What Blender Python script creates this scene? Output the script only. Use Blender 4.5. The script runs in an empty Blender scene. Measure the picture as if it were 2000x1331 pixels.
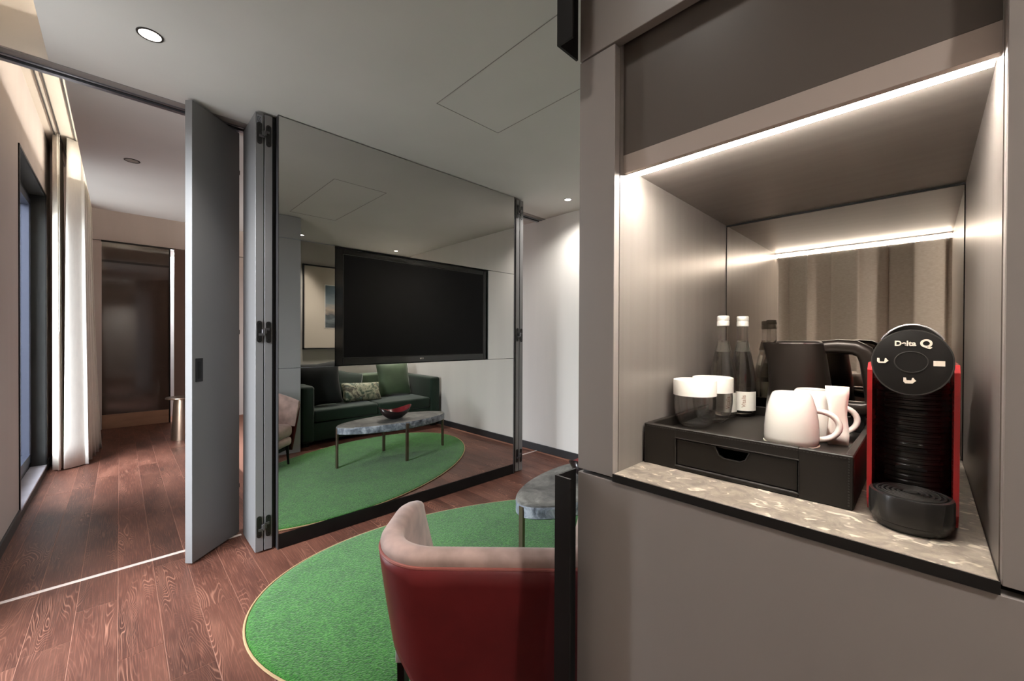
import bpy, bmesh, math, random
from mathutils import Vector, Matrix
random.seed(7)
S = bpy.context.scene
COL = S.collection
PI = math.pi

# ------------------------------------------------------------------ camera
cam_d = bpy.data.cameras.new('camera'); cam = bpy.data.objects.new('camera', cam_d); COL.objects.link(cam)
cam_d.sensor_width = 36.0; cam_d.lens = 786.6 / 2000 * 36; cam_d.clip_start = 0.02
yaw, pit, rol = (math.radians(a) for a in (45.746, -0.311, 0.2425))
F = Vector((math.cos(yaw)*math.cos(pit), math.sin(yaw)*math.cos(pit), math.sin(pit)))
R = Vector((math.sin(yaw), -math.cos(yaw), 0)); U = R.cross(F)
R, U = math.cos(rol)*R + math.sin(rol)*U, -math.sin(rol)*R + math.cos(rol)*U
m = Matrix((R, U, -F)).transposed().to_4x4(); m.translation = (0, 0, 1.25)
cam.matrix_world = m
S.camera = cam

# ------------------------------------------------------------------ world, exposure, daylight
W = bpy.data.worlds.new('world'); S.world = W; W.use_nodes = True
bg = W.node_tree.nodes['Background']; bg.inputs[1].default_value = 24.0
_n = W.node_tree.nodes.new; _l = W.node_tree.links.new      # overcast sky above, dull ground below the horizon
_tc = _n('ShaderNodeTexCoord'); _sp = _n('ShaderNodeSeparateXYZ'); _l(_tc.outputs['Generated'], _sp.inputs[0])
_r = _n('ShaderNodeValToRGB'); _l(_sp.outputs[2], _r.inputs[0])
_r.color_ramp.elements[0].position = 0.0; _r.color_ramp.elements[0].color = (.17, .165, .16, 1)
_r.color_ramp.elements[1].position = 0.03; _r.color_ramp.elements[1].color = (.95, .97, 1.0, 1)
_l(_r.outputs[0], bg.inputs[0])
S.view_settings.view_transform = 'Standard'; S.view_settings.look = 'None'
S.view_settings.gamma = 1; S.view_settings.use_curve_mapping = False
S.view_settings.exposure = 0.6
cy = S.cycles
cy.use_denoising = True; cy.caustics_reflective = False; cy.caustics_refractive = True
cy.max_bounces = 10; cy.diffuse_bounces = 5; cy.glossy_bounces = 6; cy.transmission_bounces = 10; cy.transparent_max_bounces = 12
cy.sample_clamp_indirect = 6.0; cy.use_light_tree = True; cy.blur_glossy = 0.6
SPOT_E = 54.0      # ceiling downlights, W
LED_E = 130.0      # minibar LED strip
COVE_E = 26.0      # cove strips on the ceiling edge
ZC = 2.555         # ceiling height
XL, XR = -0.49, 3.335
YM = 2.65          # mirror face

def portal(name, loc, sx, sz, rot):
    l = bpy.data.lights.new(name, 'AREA'); l.shape = 'RECTANGLE'; l.size = sx; l.size_y = sz
    o = bpy.data.objects.new(name, l); COL.objects.link(o); o.location = loc; o.rotation_euler = rot
    l.cycles.is_portal = True
portal('window_portal', (-0.76, 4.98, 1.3), 1.36, 2.46, (PI/2, 0, -PI/2))
portal('window_portal', (-0.76, 2.41, 1.3), .82, 2.46, (PI/2, 0, -PI/2))

# ------------------------------------------------------------------ materials
def lin(c):
    return tuple(((v/255)/12.92 if v/255 <= .04045 else ((v/255+.055)/1.055)**2.4) for v in c)
MATS = {}
def mat(name, rgb, rough=.5, metal=0., spec=.5, coat=0., trans=0., ior=1.45, emit=None, es=0., sheen=0.,
        noise=None, bump=None, coords='Object', coat_rough=.05):
    """rgb in sRGB 0-255; noise=(scale, amount[, stretch xyz]); bump=(scale, strength, distance[, stretch])"""
    M = bpy.data.materials.new(name); M.use_nodes = True; MATS[name] = M
    nt = M.node_tree; b = nt.nodes['Principled BSDF']; L = nt.links
    c = lin(rgb)
    b.inputs['Base Color'].default_value = (*c, 1); b.inputs['Roughness'].default_value = rough
    b.inputs['Metallic'].default_value = metal; b.inputs['Specular IOR Level'].default_value = spec
    b.inputs['Coat Weight'].default_value = coat; b.inputs['Coat Roughness'].default_value = coat_rough
    b.inputs['Transmission Weight'].default_value = trans
    b.inputs['IOR'].default_value = ior
    if sheen: b.inputs['Sheen Weight'].default_value = sheen; b.inputs['Sheen Roughness'].default_value = .4
    if emit: b.inputs['Emission Color'].default_value = (*emit, 1); b.inputs['Emission Strength'].default_value = es
    tc = None
    def mapped(st):
        nonlocal tc
        if tc is None: tc = nt.nodes.new('ShaderNodeTexCoord')
        mp = nt.nodes.new('ShaderNodeMapping'); mp.inputs['Scale'].default_value = st
        L.new(tc.outputs[coords], mp.inputs[0]); return mp.outputs[0]
    if noise:
        st = noise[2] if len(noise) > 2 else (1, 1, 1)
        n = nt.nodes.new('ShaderNodeTexNoise'); n.inputs['Scale'].default_value = noise[0]; n.inputs['Detail'].default_value = 5
        L.new(mapped(st), n.inputs['Vector'])
        r = nt.nodes.new('ShaderNodeValToRGB'); a = noise[1]
        r.color_ramp.elements[0].position = .3; r.color_ramp.elements[1].position = .7
        r.color_ramp.elements[0].color = (*[v*(1-a) for v in c], 1); r.color_ramp.elements[1].color = (*[min(1, v*(1+a)) for v in c], 1)
        L.new(n.outputs['Fac'], r.inputs[0]); L.new(r.outputs[0], b.inputs['Base Color'])
    if bump:
        st = bump[3] if len(bump) > 3 else (1, 1, 1)
        n = nt.nodes.new('ShaderNodeTexNoise'); n.inputs['Scale'].default_value = bump[0]; n.inputs['Detail'].default_value = 4
        L.new(mapped(st), n.inputs['Vector'])
        bp = nt.nodes.new('ShaderNodeBump'); bp.inputs['Strength'].default_value = bump[1]; bp.inputs['Distance'].default_value = bump[2]
        L.new(n.outputs['Fac'], bp.inputs['Height']); L.new(bp.outputs[0], b.inputs['Normal'])
    return M

mat('ceiling_paint', (206, 204, 201), .85, noise=(2.0, .03), bump=(60, .05, .002))
mat('wall_fabric', (204, 195, 191), .9, noise=(3.0, .05, (1, 1, .15)), bump=(220, .12, .002, (1, 1, .25)))
mat('wall_white', (230, 226, 221), .8, noise=(4.0, .04, (1, 1, .12)), bump=(160, .1, .002, (1, 1, .2)))
mat('wall_back', (176, 170, 162), .85, noise=(3.0, .05))
mat('cove_paint', (212, 204, 194), .85)
mat('grey_lacquer', (134, 127, 123), .38, spec=.45, noise=(3.0, .05, (1, 1, .2)))
mat('fascia_dark', (84, 77, 72), .35)
mat('valance_light', (168, 156, 148), .4)
mat('sky_blocker_paint', (44, 47, 58), .7)
mat('niche_laminate', (138, 131, 126), .3, metal=.35, spec=.5, noise=(40, .06, (1, .02, .02)))
mat('panel_grey', (118, 117, 118), .4, metal=.1, noise=(2.0, .03))
mat('panel_edge', (140, 141, 145), .3, metal=.6)
mat('black_metal', (26, 25, 25), .38, metal=.5, noise=(9, .25))
mat('black_plastic', (16, 15, 15), .35)
mat('black_gloss', (8, 8, 9), .12, coat=.4)
mat('dark_recess', (14, 13, 13), .8)
mat('aluminium', (150, 152, 160), .3, metal=.85)
mat('track_grey', (138, 132, 130), .5)
mat('aluminium_dark', (92, 90, 92), .35, metal=.7)
mat('threshold_metal', (228, 214, 208), .35, metal=.3)
mat('mirror_glass', (212, 210, 207), .0, metal=1.0)
mat('niche_mirror', (198, 190, 180), .02, metal=1.0)
mat('mirror_edge', (104, 106, 106), .3, metal=.3)
mat('screen', (8, 8, 9), .3, spec=.12)
mat('chrome', (222, 222, 226), .22, metal=1.0)
mat('bronze', (150, 128, 112), .28, metal=.95, noise=(60, .1, (1, 1, .03)))
mat('leg_metal', (122, 104, 92), .3, metal=.85)
mat('velvet_green', (14, 36, 23), .75, sheen=.25, noise=(5, .35), bump=(90, .1, .002))
mat('velvet_dark', (8, 12, 9), .85, sheen=.04, noise=(5, .3))
mat('velvet_light_green', (70, 88, 62), .6, sheen=.5, noise=(4, .3))
mat('leather_red', (100, 30, 32), .42, spec=.4, noise=(6, .22), bump=(120, .06, .001))
mat('leather_piping', (146, 82, 74), .45)
mat('velvet_taupe', (168, 142, 134), .7, sheen=.4, noise=(11, .3), bump=(60, .1, .003))
mat('sheer_cream', (226, 218, 208), .9, bump=(400, .1, .001), noise=(30, .04))
mat('drape_white', (235, 232, 226), .85, bump=(300, .15, .001), noise=(60, .03, (1, 1, .2)))
mat('drape_grey', (214, 204, 194), .7, sheen=.4, noise=(60, .12, (1, 1, 4)))
mat('glass_clear', (255, 255, 255), .0, trans=1.0, ior=1.45)
mat('water', (250, 252, 252), .0, trans=1.0, ior=1.33)
mat('porcelain', (244, 240, 232), .12, coat=.4)
mat('white_paper', (240, 236, 226), .7)
mat('cap_white', (232, 228, 220), .3, metal=.2)
mat('leather_black', (27, 23, 19), .5, spec=.4, noise=(8, .2), bump=(260, .12, .001))
mat('kettle_black', (42, 36, 32), .3, metal=.45)
mat('machine_black', (20, 18, 17), .3, spec=.5)
mat('column_black', (38, 37, 36), .24)
mat('leg_silver', (222, 222, 226), .35, metal=.4)
mat('end_panel_grey', (168, 168, 170), .5)
mat('machine_grey', (62, 60, 58), .3, metal=.4)
mat('machine_red', (176, 34, 38), .25, coat=.5)
mat('icon_white', (226, 212, 196), .5)
mat('brown_glass', (74, 62, 56), .08, spec=.6, coat=.6, noise=(1.5, .08))
mat('brown_dark', (44, 34, 30), .15, spec=.5)
mat('plinth_wood', (158, 120, 96), .45, noise=(14, .15, (.2, 1, 1)))
mat('brown_wall', (104, 82, 74), .6)
mat('bright_wall', (240, 242, 245), .8)
mat('sill_stone', (176, 172, 182), .5, noise=(6, .12))
mat('window_black', (20, 20, 22), .4, metal=.3)
mat('window_blue', (52, 56, 70), .35, metal=.4)
mat('reveal_grey', (52, 54, 54), .6, noise=(8, .1))
mat('picture_mat', (196, 184, 168), .8)
mat('baseboard_black', (58, 58, 60), .4, metal=.2)
mat('floor_joint', (150, 106, 90), .7)  # paler than the planks: bevel highlights put into the joint colour
mat('bowl_outer', (34, 24, 24), .25, coat=.3)
mat('bowl_red', (120, 30, 38), .2, coat=.5, noise=(9, .3))
mat('led_warm', (255, 240, 220), .5, emit=(1.0, .93, .84), es=LED_E)
mat('led_cove', (255, 236, 205), .5, emit=(1.0, .92, .8), es=COVE_E)
mat('lamp_lens', (255, 250, 240), .5, emit=(1.0, .93, .84), es=7.0)
mat('lamp_lens_dim', (190, 184, 176), .3, metal=.5)
mat('rug_edge', (176, 150, 112), .8)
mat('logo_grey', (170, 158, 152), .5)
mat('label_ink', (150, 100, 70), .6)

def nodes_of(name, rough=.5):
    M = bpy.data.materials.new(name); M.use_nodes = True; MATS[name] = M
    nt = M.node_tree; b = nt.nodes['Principled BSDF']; b.inputs['Roughness'].default_value = rough
    return M, nt, b, nt.links, nt.nodes.new
def ramp(N, stops):
    r = N('ShaderNodeValToRGB'); e = r.color_ramp.elements
    while len(e) < len(stops): e.new(.5)
    for k, (p, c) in enumerate(stops): e[k].position = p; e[k].color = (*lin(c), 1)
    return r
def math_node(N, L, op, a, b=None):
    n = N('ShaderNodeMath'); n.operation = op
    for k, v in enumerate((a, b)):
        if v is None: continue
        if isinstance(v, (int, float)): n.inputs[k].default_value = v
        else: L.new(v, n.inputs[k])
    return n.outputs[0]

# oak planks: contour-line figure + fine fibre, offset per plank
def make_wood():
    M, nt, b, L, N = nodes_of('oak_plank', .45); b.inputs['Specular IOR Level'].default_value = .3
    tc = N('ShaderNodeTexCoord'); oi = N('ShaderNodeObjectInfo')
    off = N('ShaderNodeCombineXYZ'); L.new(math_node(N, L, 'MULTIPLY', oi.outputs['Random'], 37.0), off.inputs[0])
    L.new(math_node(N, L, 'MULTIPLY', oi.outputs['Random'], 91.0), off.inputs[1])
    add = N('ShaderNodeVectorMath'); add.operation = 'ADD'; L.new(tc.outputs['Object'], add.inputs[0]); L.new(off.outputs[0], add.inputs[1])
    def noise(st, sc, det, dist=0):
        mp = N('ShaderNodeMapping'); mp.inputs['Scale'].default_value = st; L.new(add.outputs[0], mp.inputs[0])
        n = N('ShaderNodeTexNoise'); n.inputs['Scale'].default_value = sc; n.inputs['Detail'].default_value = det
        n.inputs['Distortion'].default_value = dist; L.new(mp.outputs[0], n.inputs['Vector']); return n.outputs['Fac']
    fig = noise((9, 1.3, 1), 1.0, 1.5, .3)
    s = math_node(N, L, 'SINE', math_node(N, L, 'MULTIPLY', fig, 300.0))
    lines = math_node(N, L, 'POWER', math_node(N, L, 'MULTIPLY_ADD', s, .5), 7.0)
    lines.node.inputs[0].links[0].from_node.inputs[2].default_value = .5
    fibre = noise((230, 7, 1), 1.0, 3)
    blotch = noise((5, 1.6, 1), 1.0, 4)
    patch = noise((9, 2.2, 1), 1.0, 2)
    pm = N('ShaderNodeMapRange'); pm.inputs[1].default_value = .48; pm.inputs[2].default_value = .68; L.new(patch, pm.inputs[0])
    lines2 = math_node(N, L, 'MULTIPLY', lines, math_node(N, L, 'MULTIPLY_ADD', pm.outputs[0], .62))
    lines2.node.inputs[1].links[0].from_node.inputs[2].default_value = .05
    base = ramp(N, [(.25, (56, 34, 28)), (.5, (82, 50, 41)), (.75, (102, 66, 54))]); L.new(blotch, base.inputs[0])
    mixf = N('ShaderNodeMix'); mixf.data_type = 'RGBA'
    fr = N('ShaderNodeMapRange'); fr.inputs[1].default_value = .48; fr.inputs[2].default_value = .75; fr.inputs[4].default_value = .7; L.new(fibre, fr.inputs[0])
    L.new(fr.outputs[0], mixf.inputs[0]); L.new(base.outputs[0], mixf.inputs[6]); mixf.inputs[7].default_value = (*lin((128, 84, 69)), 1)
    mix = N('ShaderNodeMix'); mix.data_type = 'RGBA'; L.new(lines2, mix.inputs[0]); L.new(mixf.outputs[2], mix.inputs[6])
    mix.inputs[7].default_value = (*lin((176, 126, 106)), 1)
    hv = N('ShaderNodeHueSaturation'); L.new(mix.outputs[2], hv.inputs['Color'])
    L.new(math_node(N, L, 'MULTIPLY_ADD', oi.outputs['Random'], .34), hv.inputs['Value'])
    hv.inputs['Value'].links[0].from_node.inputs[2].default_value = .83
    L.new(hv.outputs[0], b.inputs['Base Color'])
    bp = N('ShaderNodeBump'); bp.inputs['Strength'].default_value = .25; bp.inputs['Distance'].default_value = .001
    L.new(fibre, bp.inputs['Height']); L.new(bp.outputs[0], b.inputs['Normal'])
make_wood()
def thin_glass(name, tint, gloss=1.0):
    M, nt, b, L, N = nodes_of(name, 0.)
    nt.nodes.remove(b); out = nt.nodes['Material Output']
    t = N('ShaderNodeBsdfTransparent'); t.inputs[0].default_value = (*tint, 1)
    g = N('ShaderNodeBsdfGlossy'); g.inputs['Roughness'].default_value = .01
    lw = N('ShaderNodeLayerWeight'); lw.inputs[0].default_value = .5
    fr = math_node(N, L, 'MULTIPLY_ADD', math_node(N, L, 'POWER', lw.outputs['Facing'], 2.2), .75*gloss); fr.node.inputs[2].default_value = .05
    mx = N('ShaderNodeMixShader'); L.new(fr, mx.inputs[0]); L.new(t.outputs[0], mx.inputs[1]); L.new(g.outputs[0], mx.inputs[2]); L.new(mx.outputs[0], out.inputs[0])
thin_glass('window_glass', (.95, .97, .98))
thin_glass('tumbler_glass', (.995, .995, .99), 1.0)

def make_rug():
    M, nt, b, L, N = nodes_of('rug_green', .95)
    tc = N('ShaderNodeTexCoord')
    def noise(st, sc, det):
        mp = N('ShaderNodeMapping'); mp.inputs['Scale'].default_value = st; L.new(tc.outputs['Object'], mp.inputs[0])
        n = N('ShaderNodeTexNoise'); n.inputs['Scale'].default_value = sc; n.inputs['Detail'].default_value = det; L.new(mp.outputs[0], n.inputs['Vector']); return n.outputs['Fac']
    a = noise((1, 1.9, 1), 95, 6); c = noise((1, 1, 1), 9, 4)
    r = ramp(N, [(.3, (18, 66, 10)), (.5, (42, 110, 28)), (.72, (82, 148, 58))]); L.new(a, r.inputs[0])
    mx = N('ShaderNodeMix'); mx.data_type = 'RGBA'; mx.blend_type = 'MULTIPLY'; mx.inputs[0].default_value = 1
    r2 = ramp(N, [(.3, (215, 225, 215)), (.7, (255, 255, 255))]); L.new(c, r2.inputs[0])
    L.new(r.outputs[0], mx.inputs[6]); L.new(r2.outputs[0], mx.inputs[7]); L.new(mx.outputs[2], b.inputs['Base Color'])
    b.inputs['Sheen Weight'].default_value = .25; b.inputs['Specular IOR Level'].default_value = .15
    bp = N('ShaderNodeBump'); bp.inputs['Strength'].default_value = .9; bp.inputs['Distance'].default_value = .008
    L.new(a, bp.inputs['Height']); L.new(bp.outputs[0], b.inputs['Normal'])
make_rug()

def make_stone(name, stops, sc, rough, bumpd=0., vor=None):
    M, nt, b, L, N = nodes_of(name, rough)
    tc = N('ShaderNodeTexCoord')
    n = N('ShaderNodeTexNoise'); n.inputs['Scale'].default_value = sc; n.inputs['Detail'].default_value = 8; n.inputs['Roughness'].default_value = .65
    n.inputs['Distortion'].default_value = .8; L.new(tc.outputs['Object'], n.inputs['Vector'])
    r = ramp(N, stops); L.new(n.outputs['Fac'], r.inputs[0]); out = r.outputs[0]
    if vor:
        v = N('ShaderNodeTexNoise'); v.inputs['Scale'].default_value = vor[0]; v.inputs['Detail'].default_value = 2; v.inputs['Distortion'].default_value = 1.2
        mp = N('ShaderNodeMapping'); mp.inputs['Scale'].default_value = vor[2]; L.new(tc.outputs['Object'], mp.inputs[0]); L.new(mp.outputs[0], v.inputs['Vector'])
        mr = N('ShaderNodeMapRange'); mr.inputs[1].default_value = .60; mr.inputs[2].default_value = .68; L.new(v.outputs['Fac'], mr.inputs[0])
        mx = N('ShaderNodeMix'); mx.data_type = 'RGBA'; L.new(mr.outputs[0], mx.inputs[0]); L.new(out, mx.inputs[6]); mx.inputs[7].default_value = (*lin(vor[1]), 1); out = mx.outputs[2]
    L.new(out, b.inputs['Base Color'])
    if bumpd:
        bp = N('ShaderNodeBump'); bp.inputs['Strength'].default_value = .8; bp.inputs['Distance'].default_value = bumpd
        L.new(n.outputs['Fac'], bp.inputs['Height']); L.new(bp.outputs[0], b.inputs['Normal'])
make_stone('counter_stone', [(.28, (98, 90, 82)), (.5, (138, 128, 117)), (.72, (172, 160, 146))], 34, .3, 0, (46, (216, 206, 190), (1, .7, 1)))
make_stone('table_stone', [(.3, (30, 31, 33)), (.48, (84, 84, 82)), (.6, (112, 112, 108)), (.75, (150, 150, 146))], 7, .45, .0015)
make_stone('table_stone_edge', [(.3, (40, 44, 52)), (.5, (128, 136, 148)), (.7, (198, 204, 212))], 14, .5, .008)
make_stone('cushion_pattern', [(.3, (20, 44, 44)), (.42, (64, 80, 60)), (.52, (164, 162, 136)), (.6, (60, 52, 40)), (.72, (120, 144, 128))], 8, .6)

def make_print():
    M, nt, b, L, N = nodes_of('seascape_print', .6)
    tc = N('ShaderNodeTexCoord'); sp = N('ShaderNodeSeparateXYZ'); L.new(tc.outputs['Object'], sp.inputs[0])
    n = N('ShaderNodeTexNoise'); n.inputs['Scale'].default_value = 7; n.inputs['Detail'].default_value = 5
    mp = N('ShaderNodeMapping'); mp.inputs['Scale'].default_value = (1, 1, 3); L.new(tc.outputs['Object'], mp.inputs[0]); L.new(mp.outputs[0], n.inputs['Vector'])
    v = math_node(N, L, 'ADD', math_node(N, L, 'MULTIPLY', sp.outputs[2], 1.7), math_node(N, L, 'MULTIPLY', n.outputs['Fac'], .32))
    v = math_node(N, L, 'ADD', v, .34)
    r = ramp(N, [(.05, (46, 52, 56)), (.22, (108, 116, 116)), (.32, (60, 68, 72)), (.45, (168, 152, 134)), (.6, (128, 138, 140)), (.95, (84, 104, 112))])
    L.new(v, r.inputs[0]); L.new(r.outputs[0], b.inputs['Base Color'])
make_print()

# ------------------------------------------------------------------ mesh helpers
class MB:
    def __init__(self): self.bm = bmesh.new()
    def quad(self, *vs):
        return self.bm.faces.new([self.bm.verts.new(v) for v in vs])
    def box(self, x0, x1, y0, y1, z0, z1, bevel=0., seg=2, mtx=None):
        r = bmesh.ops.create_cube(self.bm, size=1.0)
        M_ = Matrix.Translation(((x0+x1)/2, (y0+y1)/2, (z0+z1)/2)) @ Matrix.Diagonal((abs(x1-x0), abs(y1-y0), abs(z1-z0), 1))
        bmesh.ops.transform(self.bm, matrix=M_, verts=r['verts'])
        vs = r['verts']
        if bevel > 0:
            ed = list({e for v in vs for e in v.link_edges})
            q = bmesh.ops.bevel(self.bm, geom=ed, offset=bevel, segments=seg, affect='EDGES', profile=.5)
            vs = list({v for f in q['faces'] for v in f.verts} | {v for v in vs if v.is_valid})
        if mtx is not None: bmesh.ops.transform(self.bm, matrix=mtx, verts=vs)
        return self
    def lathe(self, prof, seg=32, c=(0, 0, 0), sx=1., sy=1., mtx=None):
        rings = []; new = []
        for r_, z in prof:
            if r_ < 1e-6: ring = [self.bm.verts.new((c[0], c[1], c[2]+z))]
            else: ring = [self.bm.verts.new((c[0]+sx*r_*math.cos(2*PI*k/seg), c[1]+sy*r_*math.sin(2*PI*k/seg), c[2]+z)) for k in range(seg)]
            rings.append(ring); new += ring
        for a, b in zip(rings, rings[1:]):
            if len(a) == 1 and len(b) == 1: continue
            for k in range(seg):
                k2 = (k+1) % seg
                if len(a) == 1: self.bm.faces.new((a[0], b[k2], b[k]))
                elif len(b) == 1: self.bm.faces.new((a[k], a[k2], b[0]))
                else: self.bm.faces.new((a[k], a[k2], b[k2], b[k]))
        if mtx is not None: bmesh.ops.transform(self.bm, matrix=mtx, verts=new)
        return self
    def tube(self, pts, rad, seg=10, closed=False, cap=True, sy=1.):
        pts = [Vector(p) for p in pts]; n = len(pts); rings = []; prev = None
        for i, p in enumerate(pts):
            if closed: t = (pts[(i+1) % n] - pts[i-1]).normalized()
            else: t = (pts[min(i+1, n-1)] - pts[max(i-1, 0)]).normalized()
            if prev is None:
                prev = t.orthogonal().normalized()
                if abs(t.z) < .9: prev = Vector((0, 0, 1)).cross(t).normalized()
            nv = (prev - t*prev.dot(t)).normalized(); prev = nv; bn = t.cross(nv)
            r_ = rad[i] if isinstance(rad, (list, tuple)) else rad
            rings.append([self.bm.verts.new(p + nv*r_*math.cos(2*PI*k/seg) + bn*r_*sy*math.sin(2*PI*k/seg)) for k in range(seg)])
        for i in range(n if closed else n-1):
            a, b = rings[i], rings[(i+1) % n]
            for k in range(seg): self.bm.faces.new((a[k], a[(k+1) % seg], b[(k+1) % seg], b[k]))
        if cap and not closed:
            self.bm.faces.new(rings[0][::-1]); self.bm.faces.new(rings[-1])
        return self
    def prism(self, poly, axis, a0, a1, mtx=None):
        """poly of 2D points in the two remaining axes (in xyz order), extruded along axis"""
        def P(p, a):
            l = list(p); l.insert('xyz'.index(axis), a); return l
        A = [self.bm.verts.new(P(p, a0)) for p in poly]; B = [self.bm.verts.new(P(p, a1)) for p in poly]; n = len(poly)
        self.bm.faces.new(A[::-1]); self.bm.faces.new(B)
        for k in range(n): self.bm.faces.new((A[k], A[(k+1) % n], B[(k+1) % n], B[k]))
        if mtx is not None: bmesh.ops.transform(self.bm, matrix=mtx, verts=A+B)
        return self
    def grid(self, rows):
        V = [[self.bm.verts.new(p) for p in r] for r in rows]
        for a, b in zip(V, V[1:]):
            for k in range(len(a)-1): self.bm.faces.new((a[k], a[k+1], b[k+1], b[k]))
        return self
    def build(self, name, mt, parent=None, smooth=False, angle=35):
        bm = self.bm; bmesh.ops.recalc_face_normals(bm, faces=bm.faces[:])
        me = bpy.data.meshes.new(name); bm.to_mesh(me); bm.free()
        me.materials.append(MATS[mt])
        o = bpy.data.objects.new(name, me); COL.objects.link(o)
        if smooth:
            me.polygons.foreach_set('use_smooth', [True]*len(me.polygons))
            if angle < 180: me.set_sharp_from_angle(angle=math.radians(angle))
        if parent: o.parent = parent
        return o
def B(*a, **k): return MB().box(*a, **k)
def tag(o, label, cat, group=None, kind=None):
    o['label'] = label; o['category'] = cat
    if group: o['group'] = group
    if kind: o['kind'] = kind
    return o
def thing(name, label, cat, loc=(0, 0, 0), rz=0., group=None):
    o = bpy.data.objects.new(name, None); COL.objects.link(o); o.location = loc; o.rotation_euler = (0, 0, rz); o.empty_display_size = .1
    return tag(o, label, cat, group)
def struct(name, mb, mt, label, cat, smooth=False):
    return tag(mb.build(name, mt, None, smooth), label, cat, None, 'structure')
def copy_tree(o, parent=None):
    c = o.copy(); COL.objects.link(c)
    if parent: c.parent = parent
    for ch in o.children: copy_tree(ch, c)
    return c
def text_mesh(name, txt, size, mt, parent, mtx, extrude=.0006, bold=0.):
    cu = bpy.data.curves.new(name, 'FONT'); cu.body = txt; cu.size = size; cu.extrude = extrude; cu.align_x = 'CENTER'; cu.align_y = 'CENTER'; cu.offset = bold
    t = bpy.data.objects.new(name+'_tmp', cu); COL.objects.link(t)
    bpy.context.view_layer.update()
    me = bpy.data.meshes.new_from_object(t.evaluated_get(bpy.context.evaluated_depsgraph_get()))
    bpy.data.objects.remove(t); bpy.data.curves.remove(cu)
    me.name = name; me.materials.clear(); me.materials.append(MATS[mt]); me.transform(mtx)
    o = bpy.data.objects.new(name, me); COL.objects.link(o); o.parent = parent
    return o
def facing(origin, normal, up=(0, 0, 1)):
    """matrix taking local XY drawing plane (z out) to a plane at origin facing normal"""
    n = Vector(normal).normalized(); u = Vector(up); u = (u - n*u.dot(n)).normalized(); r = u.cross(n)
    M_ = Matrix((r, u, n)).transposed().to_4x4(); M_.translation = origin
    return M_

# ------------------------------------------------------------------ floor and planks
floor = struct('floor', B(-.75, 3.6, -1.7, 8.4, -.12, -.0012), 'floor_joint', 'reddish brown oak plank floor running through both rooms', 'floor')
PW, GAP = .137, .0022
plank_meshes = {}
def plank(x, y0, y1):
    L_ = round(y1-y0, 3)
    if L_ not in plank_meshes:
        o = B(-(PW-GAP)/2, (PW-GAP)/2, -L_/2+GAP/2, L_/2-GAP/2, -.016, 0, bevel=.0008, seg=1).build('plank', 'oak_plank', floor)
        plank_meshes[L_] = o.data
    else:
        o = bpy.data.objects.new('plank', plank_meshes[L_]); COL.objects.link(o); o.parent = floor
    o.location = (x, (y0+y1)/2, 0)
known = {0: [4.96], 1: [4.945, 1.905], 2: [2.31, 1.786], -1: [3.9]}
k = -4
while True:
    x = -.007 + PW*k + PW/2
    if x + PW/2 > XR + .03: break
    ymax = 7.72 if x < .78 else 3.75
    ymin = -.6 if x > .75 else -1.6
    cuts = set(); st = random.uniform(-.9, .6) + ymin
    if k == 2: cuts |= {2.31}; st = 2.31 - 1.9*3
    elif k == 1: cuts |= {1.905, 4.945}; st = 1.905 - 1.9*2
    elif k == 0: st = 4.96 - 1.9*4
    y = st
    while y < ymax:
        if y > ymin + .25 and y < ymax - .25: cuts.add(round(y, 2))
        y += 2.4 if random.random() < .8 else 1.9
    cs = [ymin] + sorted(cuts) + [ymax]
    cs2 = [cs[0]]
    for c_ in cs[1:]:
        if c_ - cs2[-1] > .2: cs2.append(c_)
    cs2[-1] = ymax
    for a, b_ in zip(cs2, cs2[1:]): plank(x, a, b_)
    k += 1

# ------------------------------------------------------------------ ceilings, coves, walls
ce = MB(); ce.box(-.239, XR+.2, -1.7, 2.905, ZC, 2.75)
ceil1 = struct('ceiling', ce, 'ceiling_paint', 'pale grey lowered ceiling over the living room', 'ceiling')
ce = MB(); ce.box(-.2, XR+.2, 3.03, 5.89, ZC, 2.75)
ceil2 = struct('ceiling', ce, 'ceiling_paint', 'pale lowered ceiling over the bedroom with lit edges', 'ceiling')
B(-.75, XR+.2, -1.7, 8.4, 3.12, 3.3).build('ceiling', 'cove_paint'); o = bpy.data.objects['ceiling.002']
tag(o, 'cream recessed cove ceiling above the lit ceiling edge', 'ceiling', None, 'structure')
# cove light strips lying on the slab edges
B(-.05, -.02, 3.1, 5.75, 2.751, 2.765).build('led_strip', 'led_cove', ceil2)
B(0, XR, 5.77, 5.80, 2.751, 2.765).build('led_strip', 'led_cove', ceil2)
B(-.10, -.07, -1.4, 2.85, 2.751, 2.765).build('led_strip', 'led_cove', ceil1)
# access hatch: thin groove around a flush panel
hat = MB()
for (x0, x1, y0, y1) in ((1.262, 1.724, .70, 1.905),):
    t = .0035
    hat.box(x0, x1, y1-t, y1, ZC-.0015, ZC+.01); hat.box(x0, x0+t, y0, y1, ZC-.0015, ZC+.01); hat.box(x1-t, x1, y0, y1, ZC-.0015, ZC+.01); hat.box(x0, x1, y0, y0+t, ZC-.0015, ZC+.01)
hat.build('hatch_frame', 'track_grey', ceil1)
# header between the rooms (above the folding-door track)
struct('wall_header', B(XL-.02, XR+.2, 2.905, 3.03, ZC+.002, 3.13), 'cove_paint', 'pale header above the door track between the rooms', 'wall')
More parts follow.
